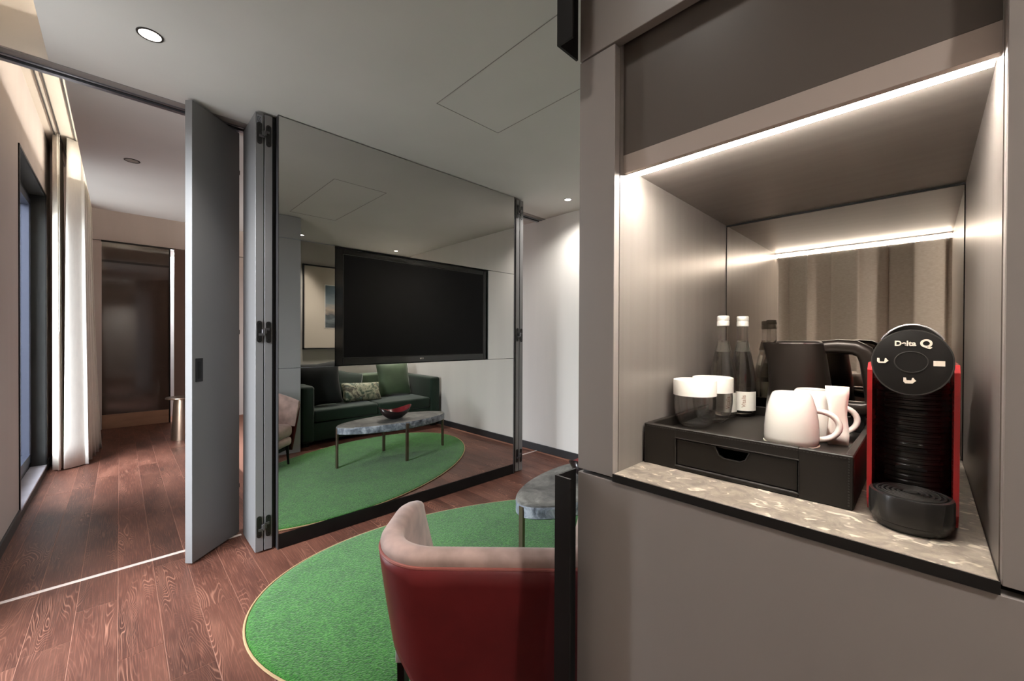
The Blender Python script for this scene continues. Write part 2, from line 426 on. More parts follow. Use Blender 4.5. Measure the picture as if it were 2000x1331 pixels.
# left wall with two window openings
wl = MB()
Z0w, Z1w = .05, 2.545
for y0, y1 in ((-1.7, 1.98), (2.84, 4.29), (5.67, 8.4)): wl.box(-.75, XL, y0, y1, -.02, 3.13)
for y0, y1 in ((1.98, 2.84), (4.29, 5.67)):
    wl.box(-.75, XL, y0, y1, -.02, Z0w-.006); wl.box(-.75, XL, y0, y1, Z1w+.006, 3.13)
struct('wall_left', wl, 'wall_fabric', 'beige fabric wall with the window opening on the left', 'wall')
struct('wall_right', B(XR, XR+.2, -.8, 8.4, -.02, 3.13), 'wall_white', 'white plaster wall beyond the mirror partition', 'wall')
struct('wall_back', B(1.42, XR+.2, -.74, -.54, -.02, 3.13), 'wall_back', 'greige wall behind the green sofa with the picture', 'wall')
struct('wall_side', B(.735, 1.42, -1.7, -.30, -.02, 3.13), 'grey_lacquer', 'grey wall closing off the minibar cabinet', 'wall')
struct('wall_entrance', B(-.75, .75, -1.8, -1.6, -.02, 3.13), 'wall_white', 'white wall at the end of the entrance passage', 'wall')
for nm, y0, y1 in (('baseboard_left', -1.6, 1.96), ('baseboard_left', 2.86, 4.27), ('baseboard_left', 5.69, 7.7)):
    struct(nm, B(XL, XL+.012, y0, y1, 0, .075, bevel=.002, seg=1), 'baseboard_black', {-1.6: 'dark baseboard below the grey drape', 2.86: 'dark baseboard along the beige wall by the window', 5.69: 'dark baseboard behind the white curtains'}[y0], 'baseboard')
struct('baseboard_right', B(XR-.014, XR, -.54, 7.7, 0, .078, bevel=.003, seg=1), 'baseboard_black', 'dark baseboard along the white wall beyond the mirror', 'baseboard')
struct('baseboard_back', B(1.42, XR-.014, -.54, -.526, 0, .078, bevel=.003, seg=1), 'baseboard_black', 'dark baseboard behind the green sofa', 'baseboard')

# windows: frame, glass, sill, reveal lining
def window(n, y0, y1, label):
    w = bpy.data.objects.new('window_%d' % n, None); COL.objects.link(w); w.location = (XL-.13, (y0+y1)/2, Z0w)
    tag(w, label, 'window', None, 'structure')
    oy = (y0+y1)/2; loc = Vector((XL-.13, oy, Z0w)); hw = (y1-y0)/2; H = Z1w-Z0w
    g = MB()
    for a, b_ in ((-hw, -hw+.07), (hw-.07, hw)): g.box(-.035, .035, a, b_, 0, H)
    g.box(-.035, .035, -hw, hw, 0, .07); g.box(-.035, .035, -hw, hw, H-.07, H)
    g.build('window_frame', 'window_black', w)
    s = MB()
    for a, b_ in ((-hw+.07, -hw+.13), (hw-.13, hw-.07)): s.box(-.02, .05, a, b_, .07, H-.07, bevel=.004, seg=1)
    s.box(-.02, .05, -hw+.07, hw-.07, .07, .15); s.box(-.02, .05, -hw+.07, hw-.07, H-.13, H-.07)
    sash = s.build('sash', 'window_blue', w)
    h = MB(); h.tube([(.05, -hw+.10, 1.0), (.085, -hw+.10, 1.0), (.092, -hw+.10, .98), (.092, -hw+.10, .86)], .009, 8)
    h.build('handle', 'black_metal', sash, True)
    B(-.004, .004, -hw+.13, hw-.13, .15, H-.13).build('pane', 'window_glass', w)
    l = MB(); l.box(.035, .129, hw-.006, hw, 0, H); l.box(.035, .129, -hw, -hw+.006, 0, H); l.box(.035, .129, -hw, hw, H-.006, H)
    l.build('reveal_lining', 'reveal_grey', w)
    t = MB(); t.box(.122, .137, -hw-.012, -hw+.004, -.03, H+.012); t.box(.122, .137, hw-.004, hw+.012, -.03, H+.012); t.box(.122, .137, -hw-.012, hw+.012, H-.004, H+.012)
    t.build('trim', 'window_black', w)
    B(.035, .137, -hw, hw, -.006, .012, bevel=.003, seg=1).build('window_sill', 'sill_stone', w)
    B(.122, .139, -hw-.012, hw+.012, -.05, -.006).build('sill_edge', 'window_black', w)
window(1, 4.29, 5.67, 'tall dark framed window door in the bedroom with a lever handle')
window(2, 1.98, 2.84, 'tall dark framed window beside the grey drape')

struct('wall_sky_blocker', B(-2.4, -.752, 5.76, 6.1, -.1, 4.0), 'sky_blocker_paint', 'dark blue grey wall added outside to hide bright sky behind the bedroom window', 'wall')  # added block covering the bright sky seen through the bedroom pane
# ceiling track and floor threshold of the folding doors
def track(n, x0, x1, label):
    t = bpy.data.objects.new('trim_%d' % n, None); COL.objects.link(t); t.location = (x0, 2.965, ZC); tag(t, label, 'track', None, 'structure')
    L_ = x1-x0
    B(0, L_, -.06, -.005, -.004, .0).build('track_flange', 'track_grey', t)
    B(0, L_, -.005, .01, -.009, .0).build('track_rail', 'aluminium', t)
    B(0, L_, .01, .035, -.003, .0).build('track_slot', 'dark_recess', t)
    B(0, L_, .035, .065, -.012, .0).build('track_lip', 'aluminium', t)
track(1, XL, .66, 'aluminium ceiling track of the folding door beside the window wall')
track(2, 2.62, XR, 'aluminium ceiling track next to the white wall')
struct('trim_3', B(XL, .55, 2.998, 3.020, -.004, .004, bevel=.001, seg=1), 'threshold_metal', 'pale metal floor threshold strip at the bedroom opening', 'threshold')
struct('trim_4', B(2.66, XR-.014, 2.998, 3.020, -.004, .004, bevel=.001, seg=1), 'threshold_metal', 'short pale floor threshold strip by the white wall', 'threshold')

# ------------------------------------------------------------------ mirror partition with television recess
XA, XB = .668, 2.606
TX0, TX1, TZ0, TZ1 = .992, 2.292, 1.066, 1.84
pt = bpy.data.objects.new('wall_partition', None); COL.objects.link(pt); pt.location = ((XA+XB)/2, 2.85, 0)
tag(pt, 'grey mirror clad partition carrying the television', 'wall', None, 'structure')
px = (XA+XB)/2
def pb(x0, x1, y0, y1, z0, z1, **k): return B(x0-px, x1-px, y0-2.85, y1-2.85, z0, z1, **k)
pb(XA+.004, XB-.004, YM+.045, 2.995, 0, ZC-.002).build('core', 'black_plastic', pt)
G = .0012
def mirror_panel(x0, x1, z0, z1):
    o = pb(x0+G, x1-G, YM, YM+.0445, z0+G, z1-G).build('mirror_panel', 'mirror_edge', pt)
    o.data.materials.append(MATS['mirror_glass'])
    for f in o.data.polygons:
        if f.normal.y < -.9: f.material_index = 1
mirror_panel(XA, XB, TZ1+.001, ZC-.006)
mirror_panel(XA, TX0, TZ0, TZ1); mirror_panel(TX1, XB, TZ0, TZ1)
mirror_panel(XA, XB, .088, TZ0-.001)
pb(XA, XB, YM-.003, YM+.0445, .002, .086, bevel=.001, seg=1).build('plinth', 'black_metal', pt)
e = MB(); e.box(XA-.005-px, XA-px, YM-.004-2.85, YM+.045-2.85, 0, ZC-.004); e.build('edge_strip', 'aluminium_dark', pt)
e = MB(); e.box(XB-px, XB+.005-px, YM-.004-2.85, YM+.045-2.85, 0, ZC-.004); e.build('edge_strip', 'aluminium_dark', pt)
sm = MB(); sm.box(XA-px, TX0-px, YM-.0006-2.85, YM+.01-2.85, TZ1-.001, TZ1+.001); sm.box(XA-px, TX0-px, YM-.0006-2.85, YM+.01-2.85, TZ0-.002, TZ0)
sm.build('seam', 'aluminium', pt)

tv = thing('television', 'wide black television set into the mirror partition', 'television', ((TX0+TX1)/2, YM+.03, TZ0))
tw, th = TX1-TX0, TZ1-TZ0
bz = MB()
y0, y1 = -.024, .012
bx0, bx1, bz0, bz1 = -tw/2+.004, tw/2-.02, .004, th-.012
bz.box(bx0, bx1, y0+.006, y1, bz0, bz1)
bz.build('back_case', 'black_plastic', tv)
fr = MB(); sx0, sx1, sz0, sz1 = bx0+.05, bx1-.028, bz0+.045, bz1-.03
fr.box(bx0, sx0, y0, y0+.008, bz0, bz1, bevel=.002, seg=1); fr.box(sx1, bx1, y0, y0+.008, bz0, bz1, bevel=.002, seg=1)
fr.box(sx0, sx1, y0, y0+.008, bz0, sz0, bevel=.002, seg=1); fr.box(sx0, sx1, y0, y0+.008, sz1, bz1, bevel=.002, seg=1)
fr.build('bezel', 'black_gloss', tv)
B(sx0, sx1, y0+.003, y0+.0062, sz0, sz1).build('screen', 'screen', tv)
ln = MB(); t = .003
for a in ((sx0, sx0+t, sz0, sz1), (sx1-t, sx1, sz0, sz1), (sx0, sx1, sz0, sz0+t), (sx0, sx1, sz1-t, sz1)): ln.box(a[0], a[1], y0+.0005, y0+.004, a[2], a[3])
ln.build('screen_rim', 'machine_grey', tv)
text_mesh('logo', 'LG', .016, 'logo_grey', tv, facing(((sx0+sx1)/2-.002, y0-.0006, bz0+.026), (0, -1, 0)), .0004, .0003)
MB().lathe([(0, -.001), (.006, -.001), (.006, .001), (0, .001)], 16, mtx=facing(((sx0+sx1)/2-.018, y0-.0004, bz0+.026), (0, -1, 0))).build('logo_dot', 'logo_grey', tv)

# ------------------------------------------------------------------ folding doors
def pill(mb, w, h, t, M_):
    pts = []
    for k in range(13): a = PI*k/12; pts.append((w/2*math.cos(a), h/2-w/2+w/2*math.sin(a)))
    for k in range(13): a = PI+PI*k/12; pts.append((w/2*math.cos(a), -h/2+w/2+w/2*math.sin(a)))
    mb.prism(pts, 'z', 0, t, mtx=M_)
def hinge(parent, xa, xb, y, z):
    """concealed hinge between the two panel edges facing -y; xa, xb the plate centres"""
    p = MB(); pill(p, .026, .125, .004, facing((xa, y, z), (0, -1, 0))); pill(p, .026, .125, .004, facing((xb, y, z-.004), (0, -1, 0)))
    h = p.build('hinge', 'black_plastic', parent)
    xm = (xa+xb)/2
    kn = MB(); kn.box(xm-.012, xm+.012, y-.016, y-.004, z-.012, z+.014, bevel=.002, seg=1); kn.tube([(xm, y-.014, z-.016), (xm, y-.014, z+.018)], .004, 8)
    kn.box(xa-.004, xm, y-.010, y-.003, z-.024, z-.010); kn.box(xm, xb+.004, y-.010, y-.003, z+.006, z+.02)
    kn.build('knuckle', 'aluminium_dark', h)
    sc = MB()
    for xx in (xa, xb):
        for dz in (-.045, .045): sc.lathe([(0, 0), (.005, 0), (.005, .002), (0, .002)], 10, mtx=facing((xx, y-.004, z+dz), (0, -1, 0)))
    sc.build('screw', 'black_metal', h)
fd = thing('folding_door', 'grey folding door with one leaf ajar at the bedroom opening', 'door', (.555, 2.84, 0))
ox, oy = .555, 2.84
ZT = ZC-.014
def leaf(parent, x0, x1, y0, y1, ox, oy):
    return B(x0-ox, x1-ox, y0-oy, y1-oy, .010, ZT, bevel=.0015, seg=1).build('panel', 'panel_grey', parent)
leaf(fd, .556, .597, 2.676, 2.992, ox, oy); leaf(fd, .602, .642, 2.676, 2.992, ox, oy)
for z in (2.424, 1.283, .153): hinge(fd, .576-ox, .622-ox, 2.676-oy, z)
# small punched label on the top of the front edge
lb = MB(); lb.box(.562-ox, .588-ox, 2.6745-oy, 2.676-oy, ZT-.062, ZT-.014); lbo = lb.build('label_plate', 'aluminium', fd)
lq = MB(); lq.tube([(.568-ox, 2.674-oy, ZT-.05), (.568-ox, 2.674-oy, ZT-.026), (.582-ox, 2.674-oy, ZT-.026), (.575-ox, 2.674-oy, ZT-.038), (.582-ox, 2.674-oy, ZT-.05), (.568-ox, 2.674-oy, ZT-.05)], .0015, 6)
lq.build('label_mark', 'black_plastic', lbo)
# ajar leaf with flush pull
P0 = Vector((.283, 2.790, 0)); P1 = Vector((.545, 3.040, 0)); d = (P1-P0); L_ = d.length; ang = math.atan2(d.y, d.x)
ML = Matrix.Translation((P0.x-ox, P0.y-oy, 0)) @ Matrix.Rotation(ang, 4, 'Z')
al = MB().box(0, L_, 0, .04, .010, ZT, bevel=.0015, seg=1, mtx=ML).build('panel', 'panel_grey', fd)
zc_ = 1.066
hp = MB().box(.022, .072, -.0025, .002, zc_-.065, zc_+.065, bevel=.001, seg=1, mtx=ML); ho = hp.build('handle', 'black_metal', al)
MB().box(.036, .054, -.0035, .0, zc_-.048, zc_+.048, mtx=ML).build('pull_recess', 'dark_recess', ho)
for z in (2.30, 1.283, .30):
    MB().box(L_-.012, L_+.022, .012, .028, z-.014, z+.014, bevel=.002, seg=1, mtx=ML).build('hinge', 'black_plastic', fd)
# black lining between stack and mirror
B(.645-ox, .664-ox, 2.70-oy, 2.99-oy, .002, ZC-.004).build('jamb', 'black_plastic', fd)
fd2 = thing('folding_door', 'folded stack of grey door leaves at the far end of the mirror', 'door', (2.66, 2.84, 0))
ox2 = 2.66
leaf(fd2, 2.632, 2.676, 2.652, 2.992, ox2, oy); leaf(fd2, 2.682, 2.726, 2.652, 2.992, ox2, oy)
for z in (2.43, 1.283, .153): hinge(fd2, 2.654-ox2, 2.704-ox2, 2.652-oy, z)
B(2.613-ox2, 2.629-ox2, 2.66-oy, 2.99-oy, .002, ZC-.004).build('jamb', 'black_plastic', fd2)

# ------------------------------------------------------------------ minibar cabinet
XF, NB = .735, 1.405           # front plane, niche back (mirror)
NY0, NY1 = -.063, .451         # niche right and left sides
CY1 = .541
ZD0, ZD1, ZK = .961, 1.866, .97
cab = thing('minibar_cabinet', 'tall grey built-in minibar cabinet with a lit open niche', 'cabinet', (XF, .2, 0))
def cb(x0, x1, y0, y1, z0, z1, **k): return B(x0-XF, x1-XF, y0-.2, y1-.2, z0, z1, **k)
cb(XF, XF+.02, -.30, CY1, .0, .953, bevel=.001, seg=1).build('lower_door', 'grey_lacquer', cab)
cb(XF, XF+.022, -.30, CY1, ZD1, ZC-.004, bevel=.001, seg=1).build('upper_door', 'grey_lacquer', cab)
cb(XF, XF+.02, NY1+.001, CY1, ZD0, ZD1-.004, bevel=.001, seg=1).build('post', 'grey_lacquer', cab)
cb(XF, XF+.02, -.30, NY0-.001, ZD0+.003, ZD1-.004, bevel=.001, seg=1).build('post', 'grey_lacquer', cab)
cb(XF+.0205, NB, NY1, NY1+.018, ZK-.012, 1.88).build('niche_side', 'niche_laminate', cab)
cb(XF+.0205, NB, NY0-.018, NY0, ZK-.012, 1.88).build('niche_side', 'niche_laminate', cab)
cb(XF+.0205, 1.415, CY1-.02, CY1, .0, ZC-.004).build('end_panel', 'end_panel_grey', cab)
cb(XF+.022, 1.42, -.30, CY1-.021, .0, .95).build('lower_carcass', 'dark_recess', cab)
cb(XF+.03, 1.42, -.30, CY1-.021, 1.885, ZC-.006).build('upper_carcass', 'dark_recess', cab)
cb(XF+.024, NB, NY1+.0185, CY1-.021, .955, 1.884).build('side_carcass', 'dark_recess', cab)
cb(XF+.024, NB, -.30, NY0-.0185, .955, 1.884).build('side_carcass', 'dark_recess', cab)
cb(NB+.006, 1.42, -.30, CY1-.021, .955, 1.884).build('back_carcass', 'dark_recess', cab)
mm = cb(NB, NB+.005, NY0+.002, NY1-.002, ZK+.001, 1.612).build('back_mirror', 'niche_mirror', cab)
cb(NB-.003, NB+.004, NY0, NY1, 1.612, 1.6165).build('mirror_seam', 'dark_recess', cab)
XV = XF+.033                   # fascia plane
cb(XV, XV+.018, NY0, NY1, 1.640, 1.884).build('fascia', 'fascia_dark', cab)
# light valance with a slanted lower face, LED strip in the slot behind it
v = MB(); v.prism([(XV-XF, 1.6395), (XV-XF+.003, 1.603), (XV-XF+.010, 1.600), (XV-XF+.012, 1.6395)], 'y', NY0-.2, NY1-.2)
v.build('valance', 'valance_light', cab)
cb(XV+.012, XV+.036, NY0+.004, NY1-.004, 1.602, 1.610).build('led_strip', 'led_warm', cab)
cb(XV+.0365, NB, NY0, NY1, 1.6165, 1.64).build('niche_ceiling', 'niche_laminate', cab)
cb(XV+.0125, XV+.0360, NY0, NY1, 1.611, 1.64).build('led_profile', 'aluminium', cab)
# black C-profile door pulls
def pull(z0, z1, top):
    p = MB(); y0, y1 = .511, .551; x0 = -.068; t = .005
    p.box(x0, x0+t, y0-.2, y1-.2, z0, z1); p.box(x0+t, -.0005, y1-t-.2, y1-.2, z0, z1)
    p.build('door_pull', 'black_metal', cab)
pull(.004, .958, True); pull(1.872, ZC-.006, False)

ct = thing('stone_countertop', 'mottled beige grey stone counter under the minibar items', 'countertop', (XF, .2, ZK))
cb2 = lambda x0, x1, y0, y1, z0, z1, **k: B(x0-XF, x1-XF, y0-.2, y1-.2, z0-ZK, z1-ZK, **k)
cb2(XF-.001, NB-.001, NY0+.001, NY1-.001, .9545, ZK, bevel=.0012, seg=1).build('slab', 'counter_stone', ct)
cb2(XF-.0035, XF-.001, NY0, NY1, .954, .9695).build('edge_strip', 'black_plastic', ct)  # shade on the slab front painted as a black strip

# ------------------------------------------------------------------ minibar items
# leather tray box with drawer
tx0, tx1, ty0, ty1, tz0, tz1 = .855, 1.302, .080, .445, ZK+.0005, 1.0595
tf = 1.036
tray = thing('tray_box', 'black leather serving tray box with a notched drawer', 'tray', (tx0, (ty0+ty1)/2, tz0))
tcy = (ty0+ty1)/2
def tb(mb, x0, x1, y0, y1, z0, z1, **k): return mb.box(x0-tx0, x1-tx0, y0-tcy, y1-tcy, z0-tz0, z1-tz0, **k)
dy0, dy1, dz0, dz1 = .155, .373, .980, 1.036
bd = MB(); bv = dict(bevel=.0015, seg=1)
tb(bd, tx0, tx0+.014, dy1, ty1, tz0, tz1, **bv); tb(bd, tx0, tx0+.014, ty0, dy0, tz0, tz1, **bv)
tb(bd, tx0, tx0+.014, dy0-.001, dy1+.001, dz1, tz1, **bv); tb(bd, tx0, tx0+.014, dy0-.001, dy1+.001, tz0, dz0, **bv)
tb(bd, tx0+.014, tx1, ty1-.012, ty1, tz0, tz1, **bv); tb(bd, tx0+.014, tx1, ty0, ty0+.012, tz0, tz1, **bv); tb(bd, tx1-.012, tx1, ty0+.012, ty1-.012, tz0, tz1, **bv)
bd.build('body', 'leather_black', tray)
fl = MB(); tb(fl, tx0+.0142, tx1-.0122, ty0+.0122, ty1-.0122, tf-.006, tf); fl.build('tray_floor', 'leather_black', tray)
dr = MB(); a, b_, c_, e_ = dy0+.002-tcy, dy1-.002-tcy, dz0+.002-tz0, dz1-.002-tz0
n0, n1 = .236-tcy, .290-tcy
dr.prism([(a, c_), (b_, c_), (b_, e_), (n1+.004, e_), (n1-.003, e_-.016), (n1-.012, e_-.021), (n0+.012, e_-.021), (n0+.003, e_-.016), (n0-.004, e_), (a, e_)], 'x', .004, .010)
dro = dr.build('drawer', 'leather_black', tray)
e = MB(); e.tube([(.003, n1+.004, e_), (.003, n1-.003, e_-.016), (.003, n1-.012, e_-.021), (.003, n0+.012, e_-.021), (.003, n0+.003, e_-.016), (.003, n0-.004, e_)], .0012, 6); e.build('notch_piping', 'machine_grey', dro)
e = MB(); e.tube([(0, a-.004, c_-.004), (0, b_+.004, c_-.004), (0, b_+.004, e_+.004), (0, a-.004, e_+.004)], .0013, 6, closed=True); e.build('drawer_piping', 'leather_black', tray)
# stitching along the front corner edges
st = MB()
for yy in (ty0+.006-tcy,):
    for k in range(18): st.box(-.0008, .0004, yy-.001, yy+.001, .006+k*.0045, .0085+k*.0045)
for k in range(70): st.box(-.0006, .0004, ty0+.01-tcy+k*.005, ty0+.013-tcy+k*.005, tz1-.0055-tz0, tz1-.0047-tz0)
st.build('stitching', 'machine_grey', tray)['kind'] = 'stuff'

# tumblers with white paper lids
def tumbler(loc, label):
    t = thing('tumbler', label, 'glass', loc, 0, 'clear tumblers with white lids')
    prof = [(0, 0), (.022, 0), (.029, .003), (.037, .012), (.0435, .028), (.047, .050), (.0475, .066), (.0455, .088), (.0443, .1), (.0433, .1), (.0443, .088), (.0462, .066), (.0457, .050), (.0422, .029), (.036, .0145), (.028, .0085), (0, .007)]
    MB().lathe(prof, 40).build('glass_body', 'tumbler_glass', t, True, 60)
    MB().lathe([(0, .1165), (.044, .1165), (.0478, .115), (.0485, .112), (.0482, .0785), (.0478, .0785), (.0478, .1012), (.0, .1012)], 40).build('paper_lid', 'white_paper', t, True, 40)
    return t
tumbler((1.0, .390, tf+.0005), 'clear tumbler with a white paper lid nearest the tray front corner')
tumbler((1.10, .384, tf+.0005), 'clear tumbler with a white lid directly in front of the bottles')

# water bottles
def bottle(loc, rz, label):
    b_ = thing('water_bottle', label, 'bottle', loc, rz, 'glass water bottles on the tray')
    prof = [(0, .004), (.024, 0), (.032, .003), (.0338, .010), (.034, .085), (.0333, .105), (.030, .130), (.0235, .165), (.0175, .195), (.0145, .215), (.0138, .245), (.0138, .262), (.0125, .262), (.0125, .245), (.013, .215), (.016, .195), (.022, .165), (.0285, .130), (.0318, .105), (.0323, .085), (.032, .012), (.023, .006), (0, .009)]
    MB().lathe(prof, 36).build('glass_body', 'tumbler_glass', b_, True, 60)
    MB().lathe([(0, .0095), (.0228, .0066), (.0318, .0125), (.0321, .085), (.0316, .105), (.0283, .130), (.0218, .165), (.0158, .1945), (.0131, .210), (0, .210)], 36).build('water', 'water', b_, True, 60)
    MB().lathe([(0, .278), (.0135, .278), (.0152, .275), (.0152, .266), (.0142, .264), (.0152, .262), (.0152, .250), (.0142, .249), (.0140, .262), (0, .264)], 28).build('cap', 'cap_white', b_, True, 40)
    rows = []
    for z in (.018, .070): rows.append([(.0344*math.cos(a), .0344*math.sin(a), z) for a in [(-1.5+3.0*k/20) for k in range(21)]])
    lab = MB().grid(rows).build('paper_label', 'white_paper', b_, True)
    # lettering runs up the label, each letter bent onto the glass
    tm = text_mesh('lettering', 'Vitalis', .014, 'label_ink', lab, Matrix.Rotation(PI/2, 4, 'Z'), .0002)
    for vv in tm.data.vertices:
        x_, y_, z_ = vv.co; a = x_/.0344 + .35; r_ = .0347 + z_; vv.co = (r_*math.cos(a), r_*math.sin(a), .044 + y_)
    MB().grid([[(rr*math.cos(a), rr*math.sin(a), z) for a in [(PI-1.0+2.0*k/12) for k in range(13)]] for z, rr in ((.176, .0222), (.190, .0192), (.204, .0170))]).build('neck_label', 'white_paper', b_, True)
    return b_
bottle((1.188, .388, tf+.0005), PI+.35, 'clear glass water bottle with white cap standing close behind the tumbler lids')
bottle((1.252, .358, tf+.0005), PI+.05, 'clear glass water bottle next to the kettle spout')

# kettle
kt = thing('kettle', 'matte dark kettle with square handle at the back of the tray', 'kettle', (1.21, .218, tf), 0)
MB().lathe([(0, 0), (.070, 0), (.072, .003), (.072, .014), (.069, .018), (0, .018)], 40).build('base', 'machine_black', kt, True, 40)
kp = [(.068, .019), (.0705, .022), (.0695, .05), (.064, .10), (.057, .15), (.051, .195), (.0495, .205), (.048, .205), (.0495, .195), (.054, .15), (0, .14)]
kb = MB(); kb.lathe(kp, 44)
for v_ in kb.bm.verts:                       # draw the rim out to the pouring lip
    a = math.atan2(v_.co.x+.012, v_.co.y); rr = math.hypot(v_.co.x, v_.co.y)
    if rr > .03 and v_.co.z > .10:
        t = max(0, (v_.co.z-.12)/.085); w_ = math.exp(-(a/.40)**2)
        v_.co.y += .030*w_*t; v_.co.x *= (1-.25*w_*t)
kb.build('body', 'kettle_black', kt, True, 60)
MB().lathe([(0, .211), (.040, .211), (.046, .209), (.0485, .2055), (.047, .204), (0, .203)], 40).build('lid', 'kettle_black', kt, True, 40)
MB().lathe([(.0488, .2035), (.0508, .2035), (.0508, .2065), (.0488, .2065)], 40).build('lid_ring', 'chrome', kt, True, 40)
hd = []
for k, (y_, z_) in enumerate([(-.045, .196), (-.075, .198), (-.105, .196), (-.122, .186), (-.130, .165), (-.136, .12), (-.140, .08), (-.136, .062), (-.12, .056), (-.09, .056), (-.066, .058)]): hd.append((0, y_, z_))
MB().tube(hd, [.010]+[.0115]*9+[.010], 12, sy=1.5).build('handle', 'kettle_black', kt, True, 60)

# mugs (upside down) on paper coasters
def mug(loc, rz, label):
    m_ = thing('mug', label, 'mug', loc, rz, 'upturned white mugs')
    prof = [(.0455, 0), (.0475, .002), (.0478, .012), (.0475, .03), (.046, .05), (.0425, .072), (.0365, .094), (.033, .1015), (.030, .1035), (.027, .1015), (0, .1005), (0, .096), (.030, .096), (.034, .090), (.039, .072), (.0428, .05), (.0443, .03), (.0446, .012), (.0445, .002)]
    MB().lathe(prof+[prof[0]], 44).build('cup', 'porcelain', m_, True, 50)
    h = []
    for k in range(15):
        a = PI*.50 - PI*1.02*k/14
        h.append((.043+.034*math.cos(a)*1.05 if math.cos(a) > 0 else .043, 0, .040+.029*math.sin(a)))
    MB().tube([(.040, 0, .0695)]+h+[(.043, 0, .011)], .0058, 10, sy=1.0).build('handle', 'porcelain', m_, True, 60)
    return m_
mug((1.0, .194, tf+.0012), -1.35, 'upturned white mug nearest the tray front')
mug((1.096, .172, tf+.0012), -1.15, 'upturned white mug behind the front mug, a paper sachet beside it')
def coaster(loc, label, r_):
    c = MB().lathe([(0, 0), (r_, 0), (r_, .0008), (0, .0008)], 36).build('paper_coaster', 'white_paper'); c.location = loc
    tag(c, label, 'coaster', 'paper coasters')
coaster((1.0, .194, tf+.0002), 'round white paper coaster under the front mug', .049)
coaster((1.096, .172, tf+.0002), 'round white paper coaster under the rear mug', .049)
# sachet leaning between mugs and kettle, silver slips in a box added for the kettle reflection
sa = MB(); rows = []
for i in range(7):
    z = .118*i/6; rows.append([(.004*math.sin(3*j/5+i*.6), (j/5-.5)*.034*(1+.12*math.sin(i*1.4)), z) for j in range(6)])
sa.grid(rows); so = sa.build('paper_sachet', 'white_paper', None, True); so.location = (1.043, .122, tf+.001); so.rotation_euler = (0, .12, .35)
md = so.modifiers.new('thickness', 'SOLIDIFY'); md.thickness = .004
tag(so, 'white paper tea sachet standing upright against the mugs', 'sachet')
hold = thing('glint_holder', 'small black holder with silver slips added in place of the kettle reflection', 'holder', (1.235, .108, tf+.0005))
hm = MB(); hm.box(-.02, .02, -.012, -.009, 0, .04); hm.box(-.02, .02, .009, .012, 0, .04); hm.box(-.02, -.017, -.009, .009, 0, .04); hm.box(.017, .02, -.009, .009, 0, .04); hm.box(-.02, .02, -.012, .012, 0, .002)
hm.build('box', 'black_plastic', hold)
for k in range(3): B(-.015, .015, -.006+.005*k, -.0045+.005*k, .003, .062-.006*k).build('sachet', 'chrome', hold)

# coffee machine
MX, MY = .800, .0145
cm = thing('coffee_machine', 'black and red capsule coffee machine at the end of the counter', 'coffee machine', (MX+.05, MY, ZK+.0005))
# local: front towards -x ; origin .05 behind the front of the base
dp = [(0, 0), (.040, 0), (.0425, .004), (.0425, .010), (.0455, .012), (.0465, .016), (.0465, .047), (.0455, .050), (.042, .051), (.0405, .0495), (0, .0495)]
MB().lathe(dp, 48).build('drip_base', 'column_black', cm, True, 40)
gr = MB()
for r_ in (.037, .031, .025, .019, .013): gr.tube([(r_*math.cos(2*PI*k/36), r_*math.sin(2*PI*k/36), .0505) for k in range(36)], .0014, 6, closed=True)
gr.lathe([(0, .0497), (.008, .0497), (.008, .052), (0, .0525)], 20)
gr.build('drip_grille', 'machine_grey', cm, True)
# ribbed column
cp = [(.043, .02)]; z = .03
while z < .215: cp += [(.0432, z), (.0418, z+.0015), (.0418, z+.003), (.0432, z+.0045)]; z += .0085
MB().lathe([(0, .02)]+cp+[(0, .22)], 40, c=(.085, 0, 0)).build('column', 'column_black', cm, True, 30)
for z in (.075, .105, .135, .165): B(.0405, .0445, -.018, .018, z, z+.0035, bevel=.001, seg=1).build('level_mark', 'dark_recess', cm)
B(.085, .27, -.0435, .0435, .0, .235, bevel=.006).build('rear_body', 'machine_black', cm, True)
for s in (1, -1):
    pl = MB(); y0 = s*.0440
    pl.prism([(.012, .026), (.010, .10), (.006, .20), (.008, .232), (.022, .243), (.25, .243), (.268, .23), (.272, .02), (.262, .004), (.03, .004)], 'y', y0, y0+s*.006)
    pl.build('side_panel', 'machine_red', cm)
# tilted control head
hn = Vector((-1, 0, .20)).normalized(); hc = Vector((-.018, 0, .247))
MH = facing(hc, hn)
hm = MB(); hm.lathe([(0, -.085), (.036, -.085), (.041, -.05), (.0425, -.012), (.0440, -.008), (.0445, -.003), (.0435, -.0005), (.0425, 0), (0, 0)], 48, sx=.985, sy=1.10, mtx=MH)
ho = hm.build('control_head', 'machine_black', cm, True, 40)
rg = MB(); rg.tube([(.0175*math.cos(2*PI*k/40), .0155*math.sin(2*PI*k/40), .0002) for k in range(40)], .0008, 6, closed=True); rg.bm.transform(MH); rg.build('button_ring', 'machine_grey', ho, True)
MB().lathe([(0, .0005), (.0165, .0005), (.0165, 0), (0, 0)], 36, sy=.89, mtx=MH).build('button', 'machine_black', ho)
rim = MB(); rim.tube([(.0436*math.cos(2*PI*k/48)*.985, .0436*math.sin(2*PI*k/48)*1.10, -.001) for k in range(48)], .0011, 6, closed=True); rim.bm.transform(MH); rim.build('head_rim', 'machine_grey', ho, True)
text_mesh('lettering', 'Delta', .0105, 'icon_white', ho, MH @ Matrix.Translation((-.0065, .0275, .0004)), .0003, .0003)
text_mesh('lettering', 'Q', .0155, 'icon_white', ho, MH @ Matrix.Translation((.0155, .0275, .0004)), .0003, .0006)
